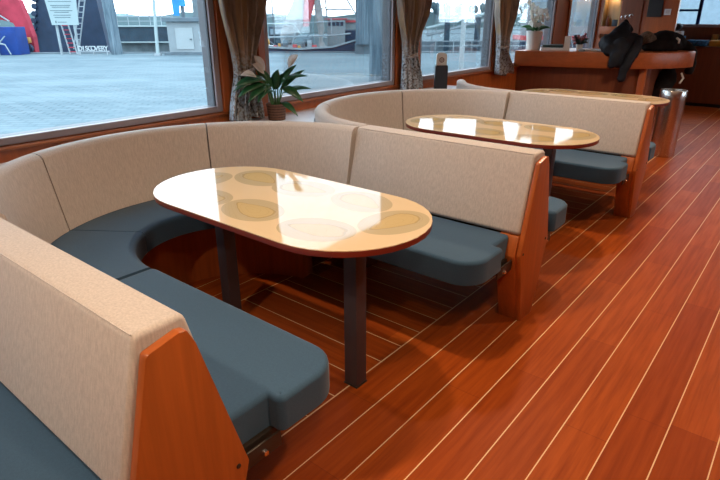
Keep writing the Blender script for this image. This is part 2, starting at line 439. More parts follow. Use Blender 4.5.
def bench(yc, label):
    t = thing('double_bench', label, 'bench', (-1.45, yc, 0), 0, 'back to back benches with beige backrests')
    Y = lambda pts: [(p[0]+yc, p[1]) for p in pts]
    # backrest shared by the two seats
    bp = roundpoly([(-.152, .484), (.152, .484), (.060, .860), (-.060, .860)], [.02, .02, .022, .022], 4)
    b = new(); prism(b, Y(bp), -1.995, -.949, 'yz', 0)
    ends = [e for e in b.edges if abs(e.verts[0].co.x-e.verts[1].co.x) < 1e-5 and e.verts[0].co.x > -1]
    bmesh.ops.bevel(b, geom=ends, offset=.014, segments=3, affect='EDGES', profile=.5)
    br = obj('backrest', b, 'fabric', t)
    pp = new(); tube(pp, [(-1.98, yc-.0585, .8565), (-.962, yc-.0585, .8565)], .0018, 6); obj('piping', pp, 'fabric', br)
    # end panel facing the aisle
    rp = roundpoly(hexa(), [.004, .004, .02, .012, .012, .012, .012, .02], 4)
    b = new(); prism(b, Y(rp), -.9475, -.923, 'yz')
    ends = [e for e in b.edges if abs(e.verts[0].co.x-e.verts[1].co.x) < 1e-5]
    bmesh.ops.bevel(b, geom=ends, offset=.003, segments=2, affect='EDGES', profile=.5)
    ep = obj('end_panel', b, 'cherry', t)
    for s in (-1, 1):
        q = new(); mx = Matrix.Translation((-.9225, yc+s*.135, .395)) @ Matrix.Rotation(PI/2, 4, 'Y')
        bmesh.ops.create_cone(q, cap_ends=True, segments=14, radius1=.0075, radius2=.006, depth=.004, matrix=mx); obj('screw', q, 'dark_steel', ep)
    lo = [(-.066, 0), (.066, 0), (.174, .385), (.150, .482), (-.150, .482), (-.174, .385)]
    obj('leg_block', prism(new(), Y(lo), -1.045, -.948, 'yz', .003), 'cherry', t)
    obj('seat_beam', box(new(), -1.99, -1.045, yc-.05, yc+.05, .37, .483), 'dark_steel', t)
    obj('rear_leg', box(new(), -1.99, -1.93, yc-.05, yc+.05, 0, .37, .003), 'dark_wood', t)
    for s in (-1, 1):
        outl = [(-.995, .13), (-.995, .305), (-.945, .305), (-.945, .575), (-1.995, .575), (-1.995, .13)]
        o2 = roundpoly([(x, yc+s*y) for x, y in outl], [.03, .004, .034, .12, .03, .03], 8)
        b = pad(o2, .368, .480, .016)
        se = obj('seat', b, 'seat', t); se.modifiers.new('flat', 'WEIGHTED_NORMAL').keep_sharp = True
        pl = sorted((yc+s*.06, yc+s*.43)); b = new(); box(b, -1.03, -.985, pl[0], pl[1], .340, .367, .002); obj('seat_rail', b, 'dark_steel', t)
        b = new(); box(b, -1.75, -1.70, pl[0], pl[1], .340, .367, .002); obj('seat_rail', b, 'dark_steel', t)
        pl = sorted((yc+s*.165, yc+s*.315)); b = new(); box(b, -.969, -.961, pl[0], pl[1], .315, .367, .002); bk = obj('bracket', b, 'dark_steel', t)
        q = new(); mx = Matrix.Translation((-.957, yc+s*.25, .335)) @ Matrix.Rotation(PI/2, 4, 'Y')
        bmesh.ops.create_cone(q, cap_ends=True, segments=12, radius1=.011, radius2=.008, depth=.012, matrix=mx); obj('bolt', q, 'chrome', bk)
    return t
b1 = bench(BY[0], 'nearest double bench, its end panel and backrest cut by the left foreground edge')
dup(b1, (-1.45, BY[1], 0), 'middle double bench, right behind the nearest table')
dup(b1, (-1.45, BY[2], 0), 'farthest double bench, between the second table and the steel bin')

def curve(yc, a0, a1, kind):
    n = max(3, int(abs(a1-a0)/4)); secs = []
    for i in range(n+1):
        d = a0 + (a1-a0)*i/n; a = rad(d)
        def pt(rx, ry, z): return (XC - rx*cos(a), yc + ry*sin(a), z)
        if kind == 'seat':
            i_, o_ = (.455, .415), (.85, .85); s = []
            for (f, z) in ((.0, .372), (0, .455), (.008, .468), (.03, .477), (.06, .480), (.94, .480), (1, .474), (1, .372)):
                s.append(pt(i_[0]+(o_[0]-i_[0])*f, i_[1]+(o_[1]-i_[1])*f, z))
        elif kind == 'back':
            s = [pt(.80, .835, .483), pt(.855, .897, .835), pt(.866, .912, .852), pt(.885, .93, .860), pt(.915, .955, .860), pt(.935, .972, .853), pt(.945, .982, .838), pt(.935, .980, .483)]
        elif kind == 'plinth':
            s = [pt(.63, .60, 0), pt(.63, .60, .370), pt(.70, .70, .370), pt(.70, .70, 0)]
        secs.append(s)
    return loft(new(), secs)
def banquette(yc, label, segs):
    t = thing('curved_banquette', label, 'banquette', (XC-.7, yc, 0), 0, 'curved corner banquettes under the windows')
    for a0, a1 in segs:
        g0 = .25
        obj('backrest', curve(yc, a0+g0, a1-g0, 'back'), 'fabric', t)
        obj('seat', curve(yc, a0+g0, a1-g0, 'seat'), 'seat', t)
    obj('plinth', curve(yc, segs[0][0]+12, segs[-1][1]-(12 if segs[-1][1] > 60 else 1), 'plinth'), 'cherry', t)
    return t
SG = [(-89.5, -32), (-32, 30), (30, 89.5)]
banquette(BY[0]+.99, 'curved beige banquette around the nearest table, beneath the big left window', SG)
banquette(BY[1]+.99, 'curved beige banquette around the second table, right of the potted plant', SG)
banquette(BY[2]+.99, 'short curved beige banquette corner beside the navy card holder', [(-89.5, -28)])

# tables ---------------------------------------------------------------
def stadium(cx, cy, hl, r, n=18):
    o = []
    for k in range(n+1): a = -PI/2 + PI*k/n; o.append((cx+hl-r+r*cos(a), cy+r*sin(a)))
    for k in range(n+1): a = PI/2 + PI*k/n; o.append((cx-hl+r+r*cos(a), cy+r*sin(a)))
    return o
def table(cx, cy, label):
    t = thing('dining_table', label, 'table', (cx, cy, 0), 0, 'oval dining tables')
    b = new(); prism(b, stadium(cx, cy, .672, .334), .711, .7330, 'xy')
    es = [e for e in b.edges if abs(e.verts[0].co.z-e.verts[1].co.z) < 1e-5]
    bmesh.ops.bevel(b, geom=es, offset=.0015, segments=2, affect='EDGES', profile=.5)
    obj('edge_band', b, 'edge', t)
    obj('tabletop', prism(new(), stadium(cx, cy, .6725, .3345), .7328, .736, 'xy'), 'table', t)
    for x in (cx+.388, cx-.42):
        b = new(); box(b, x-.033, x+.033, cy-.033, cy+.033, .005, .7112, .004); lg = obj('leg', b, 'leg', t)
        obj('foot_plate', box(new(), x-.036, x+.036, cy-.036, cy+.036, 0, .005, .001), 'dark_steel', lg)
    return t
t1 = table(-1.645, 1.51, 'nearest oval table, cream printed top mirroring the windows')
dup(t1, (-1.672, 3.515, 0), 'second oval table, behind the middle bench backrest')
dup(t1, (-1.70, 5.55, 0), 'farthest oval table, its top just showing over the last bench')

# curtains --------------------------------------------------------------
def curtain(prof, label, seed):
    """prof: (z, y0, y1, amplitude)"""
    rnd = random.Random(seed); ph = rnd.random()*6
    zs = [2.12, 1.9, 1.7, 1.57, 1.45, 1.33, 1.24, 1.17, 1.13, 1.09, 1.05, .98, .90, .84, .80]
    def at(z):
        for (za, a0, a1, aa), (zb, b0, b1, ba) in zip(prof, prof[1:]):
            if za >= z >= zb:
                f = (za-z)/(za-zb); f = f*f*(3-2*f); return a0+(b0-a0)*f, a1+(b1-a1)*f, aa+(ba-aa)*f
    b = new(); rows = []; n = 72
    for z in zs:
        y0, y1, am = at(z); row = []
        for i in range(n+1):
            s = i/n; x = XW+.095 + am*sin(2*PI*5.5*s+ph) + am*.4*sin(2*PI*2.3*s+ph*2)
            row.append(b.verts.new((x, y0+(y1-y0)*s + .006*sin(z*9+i), z + (.012*sin(2*PI*1.5*s+ph) if z < .82 else 0))))
        rows.append(row)
    for r0, r1 in zip(rows, rows[1:]):
        for i in range(n): b.faces.new((r0[i], r0[i+1], r1[i+1], r1[i]))
    yc = (at(1.11)[0]+at(1.11)[1])/2
    t = thing('curtain', label, 'curtain', (XW+.09, yc, .8), 0, 'tied back window curtains')
    c = obj('cloth', b, 'curtain', t)
    md = c.modifiers.new('thick', 'SOLIDIFY'); md.thickness = .006
    tb = new(); y0, y1, am = at(1.11); hw = (y1-y0)/2+.006; ring = []
    for k in range(25):
        a = 2*PI*k/24; ring.append((XW+.095 + (am*1.5+.012)*cos(a), yc+hw*sin(a), 1.11+.006*sin(2*a)))
    secs = [[(p[0], p[1], p[2]-.016), (p[0], p[1], p[2]+.016)] for p in ring]
    rr = [[tb.verts.new(q) for q in s] for s in secs]
    for a, c2 in zip(rr, rr[1:]): tb.faces.new((a[0], c2[0], c2[1], a[1]))
    o = obj('tieback', tb, 'curtain', t); md = o.modifiers.new('thick', 'SOLIDIFY'); md.thickness = .006
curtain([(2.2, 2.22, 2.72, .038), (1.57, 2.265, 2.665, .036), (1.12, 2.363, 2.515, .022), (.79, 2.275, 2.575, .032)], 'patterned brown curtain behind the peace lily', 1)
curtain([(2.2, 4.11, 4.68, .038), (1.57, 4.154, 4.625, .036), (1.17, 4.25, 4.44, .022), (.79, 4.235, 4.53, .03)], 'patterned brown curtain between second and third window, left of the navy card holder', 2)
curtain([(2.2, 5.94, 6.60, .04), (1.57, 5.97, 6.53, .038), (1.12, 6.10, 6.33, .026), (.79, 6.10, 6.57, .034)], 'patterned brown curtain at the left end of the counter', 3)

# view frame helper: r runs to the right along the quay, F away from the ship
RV = Vector((.7751, .6318, 0)); FV = Vector((-.6318, .7751, 0)); QRZ = math.atan2(.6318, .7751)
def quay(a, D, z): return RV*a + FV*D + Vector((0, 0, z))

# peace lily --------------------------------------------------------------
px, py = -2.885, 2.635
t = thing('potted_peace_lily', 'potted peace lily with white blooms in a woven brown basket on the ledge', 'plant', (px, py, .78))
prof = [(.054, 0), (.059, .004), (.066, .1), (.070, .104), (.070, .110), (.062, .110), (.059, .07)]
b = new(); lathe(b, prof, (px, py, .781), 28); obj('pot', b, 'basket', t)
def leaf(bm, base, tip, w, sag=.06, fold=.25, n=9):
    base = Vector(base); tip = Vector(tip); d = tip-base; mid = base + d*.5 + Vector((0, 0, sag))
    side = d.cross(Vector((.45, -.55, .7)))
    if side.length < 1e-4: side = Vector((1, 0, 0))
    side.normalize(); L = []
    for i in range(n+1):
        s = i/n; p = base*(1-s)**2 + mid*2*s*(1-s) + tip*s*s
        ww = w*math.sin(PI*min(1, s*1.0)**.75)**.9 if 0 < s < 1 else 0.0008
        up = Vector((.45, -.55, .7)).normalized()
        L.append([bm.verts.new(p - side*ww + up*ww*fold), bm.verts.new(p), bm.verts.new(p + side*ww + up*ww*fold)])
    for a, b2 in zip(L, L[1:]):
        for k in (0, 1): bm.faces.new((a[k], a[k+1], b2[k+1], b2[k]))
P = lambda a, d, z: Vector((px, py, 0)) + RV*a + FV*d + Vector((0, 0, z))
lv = new(); sp = new()
leaves = [  # (stem top a,d,z) (tip a,d,z) half width
 ((.02, -.01, 1.01), (.155, -.03, 1.145), .024), ((.03, .0, .98), (.205, -.02, 1.112), .024), ((.06, -.02, 1.05), (.225, -.05, 1.075), .018),
 ((.05, .0, .96), (.245, -.03, .99), .020), ((.05, -.03, 1.0), (.195, -.06, .905), .030), ((.04, -.03, .90), (.155, -.08, .815), .022),
 ((-.01, -.02, .98), (.03, -.02, 1.115), .032), ((-.01, -.03, 1.0), (-.115, -.08, 1.135), .032), ((-.04, -.10, 1.05), (-.15, -.20, 1.075), .028),
 ((-.05, -.14, 1.06), (-.215, -.26, 1.035), .030), ((-.05, -.15, 1.04), (-.20, -.27, .965), .030), ((-.04, -.14, 1.02), (-.14, -.26, .93), .030),
 ((-.06, -.15, 1.07), (-.23, -.25, 1.0), .028), ((-.03, -.10, 1.0), (-.09, -.2, .92), .028), ((.0, -.04, .97), (-.03, -.12, .97), .026),
 ((.03, -.05, 1.02), (.09, -.1, 1.05), .026), ((-.03, -.08, 1.03), (-.07, -.16, .96), .028), ((.0, .0, .98), (.07, .0, 1.09), .028)]
for st, tp, w in leaves:
    leaf(lv, P(*st), P(*tp), w, .035 if tp[2] < 1.05 else .02)
    b0 = P(st[0]*.25, st[1]*.3, .86); tube(sp, [b0, (b0+P(*st))/2 + Vector((0, 0, .01)), P(*st)], [.0035, .003, .0025], 6)
o = obj('foliage', lv, 'leaf', t); md = o.modifiers.new('thick', 'SOLIDIFY'); md.thickness = .0016
fl = [((-.085, -.20, 1.085), (-.175, -.25, 1.10), .024), ((-.055, -.04, 1.10), (-.115, -.07, 1.205), .028), ((-.055, -.07, 1.09), (-.125, -.10, 1.155), .024), ((.095, .0, 1.12), (.165, .0, 1.205), .030)]
for bs, tp, w in fl:
    q = new(); leaf(q, P(*bs), P(*tp), w, .01, .9); f = obj('flower', q, 'spathe', t); md = f.modifiers.new('thick', 'SOLIDIFY'); md.thickness = .002
    q = new(); bb = P(*bs); tt = P(*tp); tube(q, [bb.lerp(tt, .15)+Vector((0, 0, .008)), bb.lerp(tt, .6)+Vector((0, 0, .016))], [.005, .003], 8); obj('spadix', q, 'petal', f)
    tube(sp, [P(bs[0]*.15, 0, .86), P(bs[0]*.5, 0, .99), P(*bs)], [.003, .0025, .002], 6)
obj('stems', sp, 'stem', t)

# card holder on the ledge -------------------------------------------------
hx, hy = -2.895, 4.79
rot = Matrix.Translation((hx, hy, .78)) @ Matrix.Rotation(QRZ, 4, 'Z')
def lbox(x0, x1, y0, y1, z0, z1, w=0., mx=rot): return box(new(), x0, x1, y0, y1, z0, z1, w, 2, mx)
b = new()
for q in ((-.06, .06, -.035, -.031, 0, .222), (-.06, .06, .031, .035, 0, .222), (-.06, -.056, -.031, .031, 0, .222), (.056, .06, -.031, .031, 0, .222), (-.056, .056, -.031, .031, 0, .006)):
    box(b, *q, 0, 2, rot)
tag(obj('card_holder', b, 'navy', None, False, (hx, hy, .78), QRZ), 'tall navy card holder on the ledge below the third window', 'holder')
ct = thing('menu_card', 'white round topped card with a round emblem, standing in the navy holder', 'card', (hx, hy, .787), QRZ)
cp = roundpoly([(-.050, .007), (.050, .007), (.050, .335), (-.050, .335)], [0, 0, .03, .03], 8)
obj('card', prism(new(), cp, -.012, .012, 'xz', 0, 2, rot), 'white', ct)
em = new()
for rr_ in ((.017, .024),):
    for k in range(24):
        a0, a1 = 2*PI*k/24, 2*PI*(k+1)/24
        vs = [em.verts.new((r_*cos(a), -.0128, .27+r_*sin(a))) for r_, a in ((rr_[0], a0), (rr_[1], a0), (rr_[1], a1), (rr_[0], a1))]; em.faces.new(vs)
for k in range(6):
    a = PI*k/3; tube(em, [(.004*cos(a), -.0135, .27+.004*sin(a)), (.016*cos(a+.5), -.0135, .27+.016*sin(a+.5))], .0022, 6)
em.transform(rot); obj('emblem', em, 'ink', ct)

# counter ---------------------------------------------------------------
CT, CB = 1.04, .865
front = [(-3.045, 6.75), (-2.53, 6.87), (-2.02, 7.02), (-1.78, 7.11), (-1.60, 7.24), (-1.43, 7.45), (-1.31, 7.70), (-1.28, 7.86), (-1.32, 8.0), (-1.48, 8.05), (-3.045, 7.62)]
t = thing('bar_counter', 'long cherry bar counter with a rounded overhanging top at the far end', 'counter', (-2.2, 7.3, 0))
b = new(); prism(b, front, CB, CT, 'xy')
es = [e for e in b.edges if abs(e.verts[0].co.z-e.verts[1].co.z) < 1e-5]
bmesh.ops.bevel(b, geom=es, offset=.006, segments=2, affect='EDGES', profile=.5); obj('countertop', b, 'cherry_x', t)
body = [(-3.045, 6.86), (-2.53, 6.97), (-2.02, 7.12), (-1.80, 7.21), (-1.62, 7.38), (-1.60, 7.92), (-3.045, 7.5)]
obj('front_panel', prism(new(), body, .06, CB, 'xy'), 'dark_wood', t)
obj('kick_board', prism(new(), [(x, y+.03) for x, y in body[:5]] + body[5:], 0, .06, 'xy'), 'black', t)
obj('end_post', box(new(), -1.715, -1.645, 7.245, 7.315, 0, CB, .004), 'cherry', t)

# things on the counter
def orchid(cx, cy, z, label):
    t = thing('potted_orchid', label, 'plant', (cx, cy, z))
    b = new(); lathe(b, [(.072, 0), (.080, .004), (.098, .215), (.101, .22), (.092, .22), (.088, .17)], (cx, cy, z), 28); obj('pot', b, 'ceramic', t)
    lv = new(); st = new(); pt = new(); rnd = random.Random(5)
    for k in range(9):
        a = 2*PI*k/9+.2; leaf(lv, (cx, cy, z+.21), (cx+.18*cos(a), cy+.16*sin(a), z+.23+.04*rnd.random()), .03, .05)
    o = obj('foliage', lv, 'leaf2', t); md = o.modifiers.new('th', 'SOLIDIFY'); md.thickness = .002
    for k in range(6):
        a = 2*PI*k/6+.5; top = Vector((cx+.11*cos(a), cy+.11*sin(a), z+.42+.05*(k % 4)))
        tube(st, [(cx, cy, z+.16), (cx+.02*cos(a), cy+.02*sin(a), z+.3), top], .003, 6)
        for j in range(9):
            f = .2+.8*j/8; c = Vector((cx, cy, z+.2)).lerp(top, f) + Vector((rnd.uniform(-.04, .04), rnd.uniform(-.04, .04), rnd.uniform(-.02, .02)))
            ax = Vector((rnd.uniform(-1, 1), rnd.uniform(-1, .2), .2)).normalized(); q = ax.to_track_quat('Z', 'Y').to_matrix().to_4x4()
            for m in range(5):
                an = 2*PI*m/5; ball(pt, c + q @ Vector((.02*cos(an), .02*sin(an), 0)), .018, 1, (1, .75, .3), q @ Matrix.Rotation(an, 4, 'Z'))
            ball(pt, c, .008, 1)
    obj('stems', st, 'stem', t); obj('blossoms', pt, 'petal', t)
orchid(-2.93, 7.01, CT, 'white orchid in an off white pot at the window end of the counter')
CRZ = math.atan2(.349, .937)
def onc(x, y): return Matrix.Translation((x, y, CT)) @ Matrix.Rotation(CRZ, 4, 'Z')
def cthing(name, label, cat, x, y, dims, m, w=.003, z=0.):
    mx = onc(x, y); b = box(new(), -dims[0]/2, dims[0]/2, -dims[1]/2, dims[1]/2, z, z+dims[2], w, 2, mx)
    return tag(obj(name, b, m, None, False, (x, y, CT+z), CRZ), label, cat)
cthing('magazine_stack', 'pale stack of magazines under the dark green book', 'magazines', -2.715, 7.09, (.26, .2, .035), 'paper')
cthing('book', 'dark green book lying on the pale magazine stack', 'book', -2.715, 7.09, (.24, .19, .03), 'book', .004, .0355)
x, y = -2.44, 7.24
t = thing('flower_arrangement', 'small dark flower arrangement with dusty pink blossoms on the counter', 'flowers', (x, y, CT))
b = new(); lathe(b, [(.03, 0), (.035, .003), (.042, .07), (.036, .07), (.034, .05)], (x, y, CT), 18); obj('vase', b, 'ceramic', t)
b = new(); rnd = random.Random(9)
for k in range(16): a = rnd.uniform(0, 6.28); r_ = rnd.uniform(.02, .085); ball(b, (x+r_*cos(a), y+r_*sin(a), CT+.08+rnd.uniform(0, .12)), rnd.uniform(.016, .026), 1)
obj('blossoms', b, 'pinkish', t)
b = new()
for k in range(14):
    a = 2*PI*k/14; leaf(b, (x, y, CT+.06), (x+.10*cos(a), y+.10*sin(a), CT+.08+.10*rnd.random()), .02, .04)
o = obj('foliage', b, 'book', t); md = o.modifiers.new('th', 'SOLIDIFY'); md.thickness = .002
t = thing('table_calendar', 'white folded card standing left of the flower arrangement', 'card', (-2.545, 7.11, CT))
b = new(); prism(b, [(-.03, 0), (-.024, 0), (.003, .16), (0, .165), (-.003, .16)], -.035, .035, 'yz', 0, 2, onc(-2.545, 7.10)); prism(b, [(.03, 0), (.024, 0), (-.003, .16), (0, .165)], -.035, .035, 'yz', 0, 2, onc(-2.545, 7.10)); obj('card', b, 'white', t, False)
mx = onc(-2.275, 7.215); b = new()
for k, (r_, dx) in enumerate(((.1, 0), (-.15, .02), (.3, -.02))): box(b, -.12+dx, .12+dx, -.07, .07, .001+k*.006, .005+k*.006, 0, 2, mx @ Matrix.Rotation(r_, 4, 'Z'))
tag(obj('paper_sheaf', b, 'paper', None, False, (-2.275, 7.215, CT), CRZ), 'loose white papers beside the draped jacket', 'papers')
cthing('tissue_pack', 'small pale blue packet lying before the white papers', 'packet', -2.33, 7.02, (.07, .045, .025), 'bldg', .008)

# coats: shaped cloth volumes fused and wrinkled
tex = bpy.data.textures.new('cloth folds', 'CLOUDS'); tex.noise_scale = .09
def fused(name, balls, m, parent, vox=.018, disp=.03):
    b = new()
    for c, r, sc, rz, ry in balls:
        ball(b, c, r, 2, sc, Matrix.Rotation(rz, 4, 'Z') @ Matrix.Rotation(ry, 4, 'Y'))
    o = obj(name, b, m, parent)
    md = o.modifiers.new('r', 'REMESH'); md.mode = 'VOXEL'; md.voxel_size = vox; md.use_smooth_shade = True
    md = o.modifiers.new('s', 'SMOOTH'); md.iterations = 4
    md = o.modifiers.new('d', 'DISPLACE'); md.texture = tex; md.strength = disp; md.mid_level = .5
    return o
def chain(pts, rs, flat=1., n=7):
    out = []
    for (p, q), (r0, r1) in zip(zip(pts, pts[1:]), zip(rs, rs[1:])):
        p, q = Vector(p), Vector(q)
        for i in range(n): f = i/n; out.append((p.lerp(q, f), r0+(r1-r0)*f, (1, flat, 1), CRZ, 0))
    return out
t = thing('jacket', 'dark jacket draped over the counter edge, one sleeve hanging down', 'jacket', (-2.02, 7.0, CT))
K = lambda a, D, z: quay(a-.105, D, z)
bl = chain([K(3.21, 6.95, 1.30), K(3.12, 6.92, 1.20), K(3.0, 6.86, 1.13), K(2.97, 6.70, 1.06)], [.075, .10, .10, .07], .7)
bl += chain([K(3.30, 6.90, 1.16), K(3.15, 6.72, 1.09), K(3.02, 6.62, 1.0), K(2.98, 6.60, .91)], [.10, .085, .08, .055], .55)
bl += chain([K(3.18, 6.82, 1.10), K(3.08, 6.70, 1.12)], [.1, .09], .8)
bl += chain([K(3.16, 6.74, 1.08), K(3.08, 6.66, 1.0), K(3.05, 6.62, .92)], [.08, .075, .06], .6)
obj_ = fused('body', bl, 'coat2', t)
bl = chain([K(3.34, 6.85, 1.16), K(3.25, 6.66, 1.08), K(3.17, 6.60, .98), K(3.12, 6.59, .86), K(3.10, 6.585, .76)], [.07, .062, .06, .056, .052], .75)
fused('sleeve', bl, 'coat2', t)
bl = chain([K(3.22, 6.98, 1.38), K(3.27, 6.95, 1.28), K(3.22, 6.94, 1.2)], [.03, .05, .06], .8)
fused('hood', bl, 'coat', t)
K = lambda a, D, z: quay(a-.04, D, z)
t = thing('winter_coat', 'bulky black coat with a brown fur collar heaped at the rounded counter end', 'coat', (-1.6, 7.45, CT))
bl = chain([K(3.50, 7.02, 1.13), K(3.68, 7.05, 1.16), K(3.86, 7.10, 1.14), K(3.96, 7.12, 1.10)], [.10, .12, .10, .07], 1.0)
bl += chain([K(3.45, 6.92, 1.10), K(3.7, 6.92, 1.10), K(3.85, 6.98, 1.09)], [.06, .07, .05], 1.0)
fused('body', bl, 'coat', t)
bl = chain([K(3.97, 7.10, 1.10), K(4.06, 7.05, 1.02), K(4.07, 7.03, .9), K(4.03, 7.0, .8)], [.07, .055, .055, .06], .8)
fused('sleeve', bl, 'coat', t)
bl = chain([K(3.34, 7.0, 1.15), K(3.42, 6.93, 1.19), K(3.50, 6.97, 1.17)], [.06, .075, .06], 1.0)
fused('fur_collar', bl, 'fur', t, .014, .03)
b = new(); tube(b, [K(3.765, 6.925, 1.19), K(3.79, 6.90, 1.165), K(3.785, 6.895, 1.13)], [.012, .014, .010], 8); obj('label_tab', b, 'petal', t)
t = thing('backpack', 'black bag hanging in the shadow under the counter overhang', 'bag', K(3.76, 7.0, .5))
bl = chain([K(3.78, 6.98, .80), K(3.76, 6.97, .70), K(3.70, 6.95, .58), K(3.68, 6.95, .5)], [.09, .115, .115, .09], .8)
fused('body', bl, 'coat', t)
b = new(); tube(b, [K(3.87, 6.86, .80), K(3.90, 6.85, .74), K(3.86, 6.84, .68)], [.010, .012, .010], 8); obj('strap', b, 'petal', t)

# steel bin ------------------------------------------------------------
bx, by = -1.232, 6.80
t = thing('waste_bin', 'tall round brushed steel bin standing before the counter end', 'bin', (bx, by, 0))
b = new(); lathe(b, [(.115, 0), (.122, .006), (.124, .02), (.127, .615), (.127, .62)], (bx, by, 0), 48); obj('body', b, 'steel', t)
b = new(); lathe(b, [(.1275, .622), (.131, .624), (.132, .700), (.128, .706), (.122, .702), (.120, .62), (.119, .35), (.02, .345)], (bx, by, 0), 48); obj('lid_ring', b, 'steel', t)

# forward bulkhead -------------------------------------------------------
b = new(); box(b, XW, -2.98, 9.7, 9.78, 0, ZC); box(b, -2.98, -2.72, 9.7, 9.78, 0, 1.10); box(b, -2.98, -2.72, 9.7, 9.78, 1.75, ZC); box(b, -2.72, -1.92, 9.7, 9.78, 0, ZC)
struct('wall_front', b, 'cherry')
b = new(); fw = (-2.42, -.9); box(b, -3.05, fw[0], 11.45, 11.6, 0, ZC); box(b, fw[0], XR, 11.45, 11.6, 0, 1.24)
box(b, fw[0], XR, 11.45, 11.6, 1.98, ZC); box(b, fw[1], -.75, 11.45, 11.6, 1.24, 1.98); box(b, 1.0, XR, 11.45, 11.6, 1.24, 1.98)
struct('wall_front_far', b, 'dark_wood')
for k, (x0, x1) in enumerate(((fw[0], fw[1]), (-.75, 1.0))):
    f = new(); box(f, x0, x1, 11.44, 11.5, 1.24, 1.29, .004); box(f, x0, x1, 11.44, 11.5, 1.94, 1.98, .004); box(f, x0, x0+.04, 11.44, 11.5, 1.29, 1.94, .004); box(f, x1-.04, x1, 11.44, 11.5, 1.29, 1.94, .004)
    w = struct('window_%d' % (wn+1+k), f, 'alu'); obj('window_pane', box(new(), x0+.04, x1-.04, 11.50, 11.506, 1.29, 1.94), 'glass', w, False)
    if k == 0:
        b = new(); box(b, -1.96, -1.91, 11.44, 11.49, 1.29, 1.94); obj('mullion', b, 'blue', w, False); b = new(); box(b, x0+.04, -1.96, 11.45, 11.49, 1.49, 1.525); obj('transom', b, 'blue', w, False)
# lit display niche
t = thing('display_cabinet', 'tan lit display niche with small things, left of the dark door', 'cabinet', (-2.85, 9.9, 1.10))
b = new(); box(b, -2.98, -2.72, 9.83, 9.85, 1.27, 1.75); box(b, -2.98, -2.965, 9.70, 9.83, 1.27, 1.75); box(b, -2.735, -2.72, 9.70, 9.83, 1.27, 1.75); box(b, -2.98, -2.72, 9.7, 9.85, 1.73, 1.75)
obj('niche', b, 'tan_glass', t, False)
obj('shelf', box(new(), -2.98, -2.71, 9.66, 10.07, 1.16, 1.27, .004), 'cherry_x', t)
obj('recess', box(new(), -2.98, -2.72, 9.95, 9.97, 1.10, 1.16), 'black', t)
tag(obj('tin', box(new(), -2.83, -2.75, 9.73, 9.80, 1.271, 1.37, .006), 'navy', None, True, (-2.79, 9.765, 1.271)), 'dark blue tin standing in the tan display niche', 'tin')
b = new(); lathe(b, [(.03, 0), (.032, .01), (.028, .10), (.012, .13), (.012, .15)], (-2.91, 9.77, 1.271), 16)
tag(obj('bottle', b, 'dark_wood', None, True, (-2.91, 9.77, 1.271)), 'brown bottle standing left of the dark blue tin', 'bottle')
l = bpy.data.lights.new('niche lamp', 'POINT'); l.energy = .9; l.color = (1, .75, .45); l.shadow_soft_size = .02; o = bpy.data.objects.new('bulb', l); C.objects.link(o); o.parent = t; o.location = (0, -.14, .58)
# dark door with a carved leaf scroll
t = struct('door_1', box(new(), -2.70, -2.40, 9.665, 9.70, 0, 2.05, .006), 'dark_wood')
b = new()
for k in range(3):
    pts_ = [(-2.66+.06*k+.025*cos(a/3.), 9.66, 1.40+.012*k+.025*sin(a/3.)) for a in range(0, 15)]; tube(b, pts_, .005, 6)
obj('door_ornament', b, 'steel', t)
tag(obj('picture_frame', box(new(), -2.33, -2.13, 9.67, 9.695, 1.41, 1.85, .004), 'black', None, False, (-2.23, 9.69, 1.41)), 'black framed board on the bulkhead beside the small white switch', 'picture')
t = thing('wall_switch', 'small square white switch right of the black framed board', 'switch', (-2.055, 9.695, 1.47))
obj('plate', box(new(), -2.10, -2.01, 9.69, 9.698, 1.435, 1.52, .003), 'white', t); obj('rocker', box(new(), -2.08, -2.03, 9.685, 9.69, 1.455, 1.50, .003), 'ceramic', t)
# far bench with cushions and papers beneath the right window
t = thing('storage_bench', 'dark panelled cupboard under the far right window', 'cupboard', (-1.6, 11.2, 0))
obj('body', box(new(), -2.40, .6, 10.98, 11.44, .06, .93, .005), 'dark_wood', t); obj('top', box(new(), -2.42, .62, 10.95, 11.44, .93, .955, .004), 'dark_wood', t); obj('kick_board', box(new(), -2.38, .58, 11.03, 11.44, 0, .06), 'black', t)
tag(obj('cushion', box(new(), -1.98, -1.66, 11.02, 11.3, .957, 1.05, .03, 3), 'blue_cloth', None, True, (-1.82, 11.16, .957)), 'blue patterned cushion on the dark cupboard', 'cushion')
tag(obj('cushion', box(new(), -1.64, -1.25, 11.02, 11.3, .957, 1.05, .03, 3), 'yellow', None, True, (-1.45, 11.16, .957)), 'mustard yellow cushion right of the blue patterned one', 'cushion')
tag(obj('basket', box(new(), -1.66, -1.57, 11.31, 11.40, .957, 1.13, .01, 2), 'orange', None, True, (-1.6, 11.35, .957)), 'small orange box behind the mustard yellow cushion', 'box')
for k, (dx, m_, l_) in enumerate(((0, 'paper', 'white'), (.02, 'skyblue', 'blue'), (-.02, 'paper', 'pale'))):
    tag(obj('brochure_pile', box(new(), -2.27+dx, -2.05+dx, 11.05, 11.25, .957+.075*k, 1.03+.075*k, .004), m_, None, False, (-2.16, 11.15, .957+.075*k)),
        ('bottom white brochure pile of the stack left of the blue cushion', 'middle blue brochure pile of the stack left of the blue cushion', 'top white brochure pile of the stack left of the blue cushion')[k], 'brochures')
b = new(); ball(b, (-2.16, 11.15, 1.25), .07, 2, (1, 1, .85)); tag(obj('beanie', b, 'navy', None, True, (-2.16, 11.15, 1.19)), 'dark round cap lying on top of the brochure stack', 'cap')

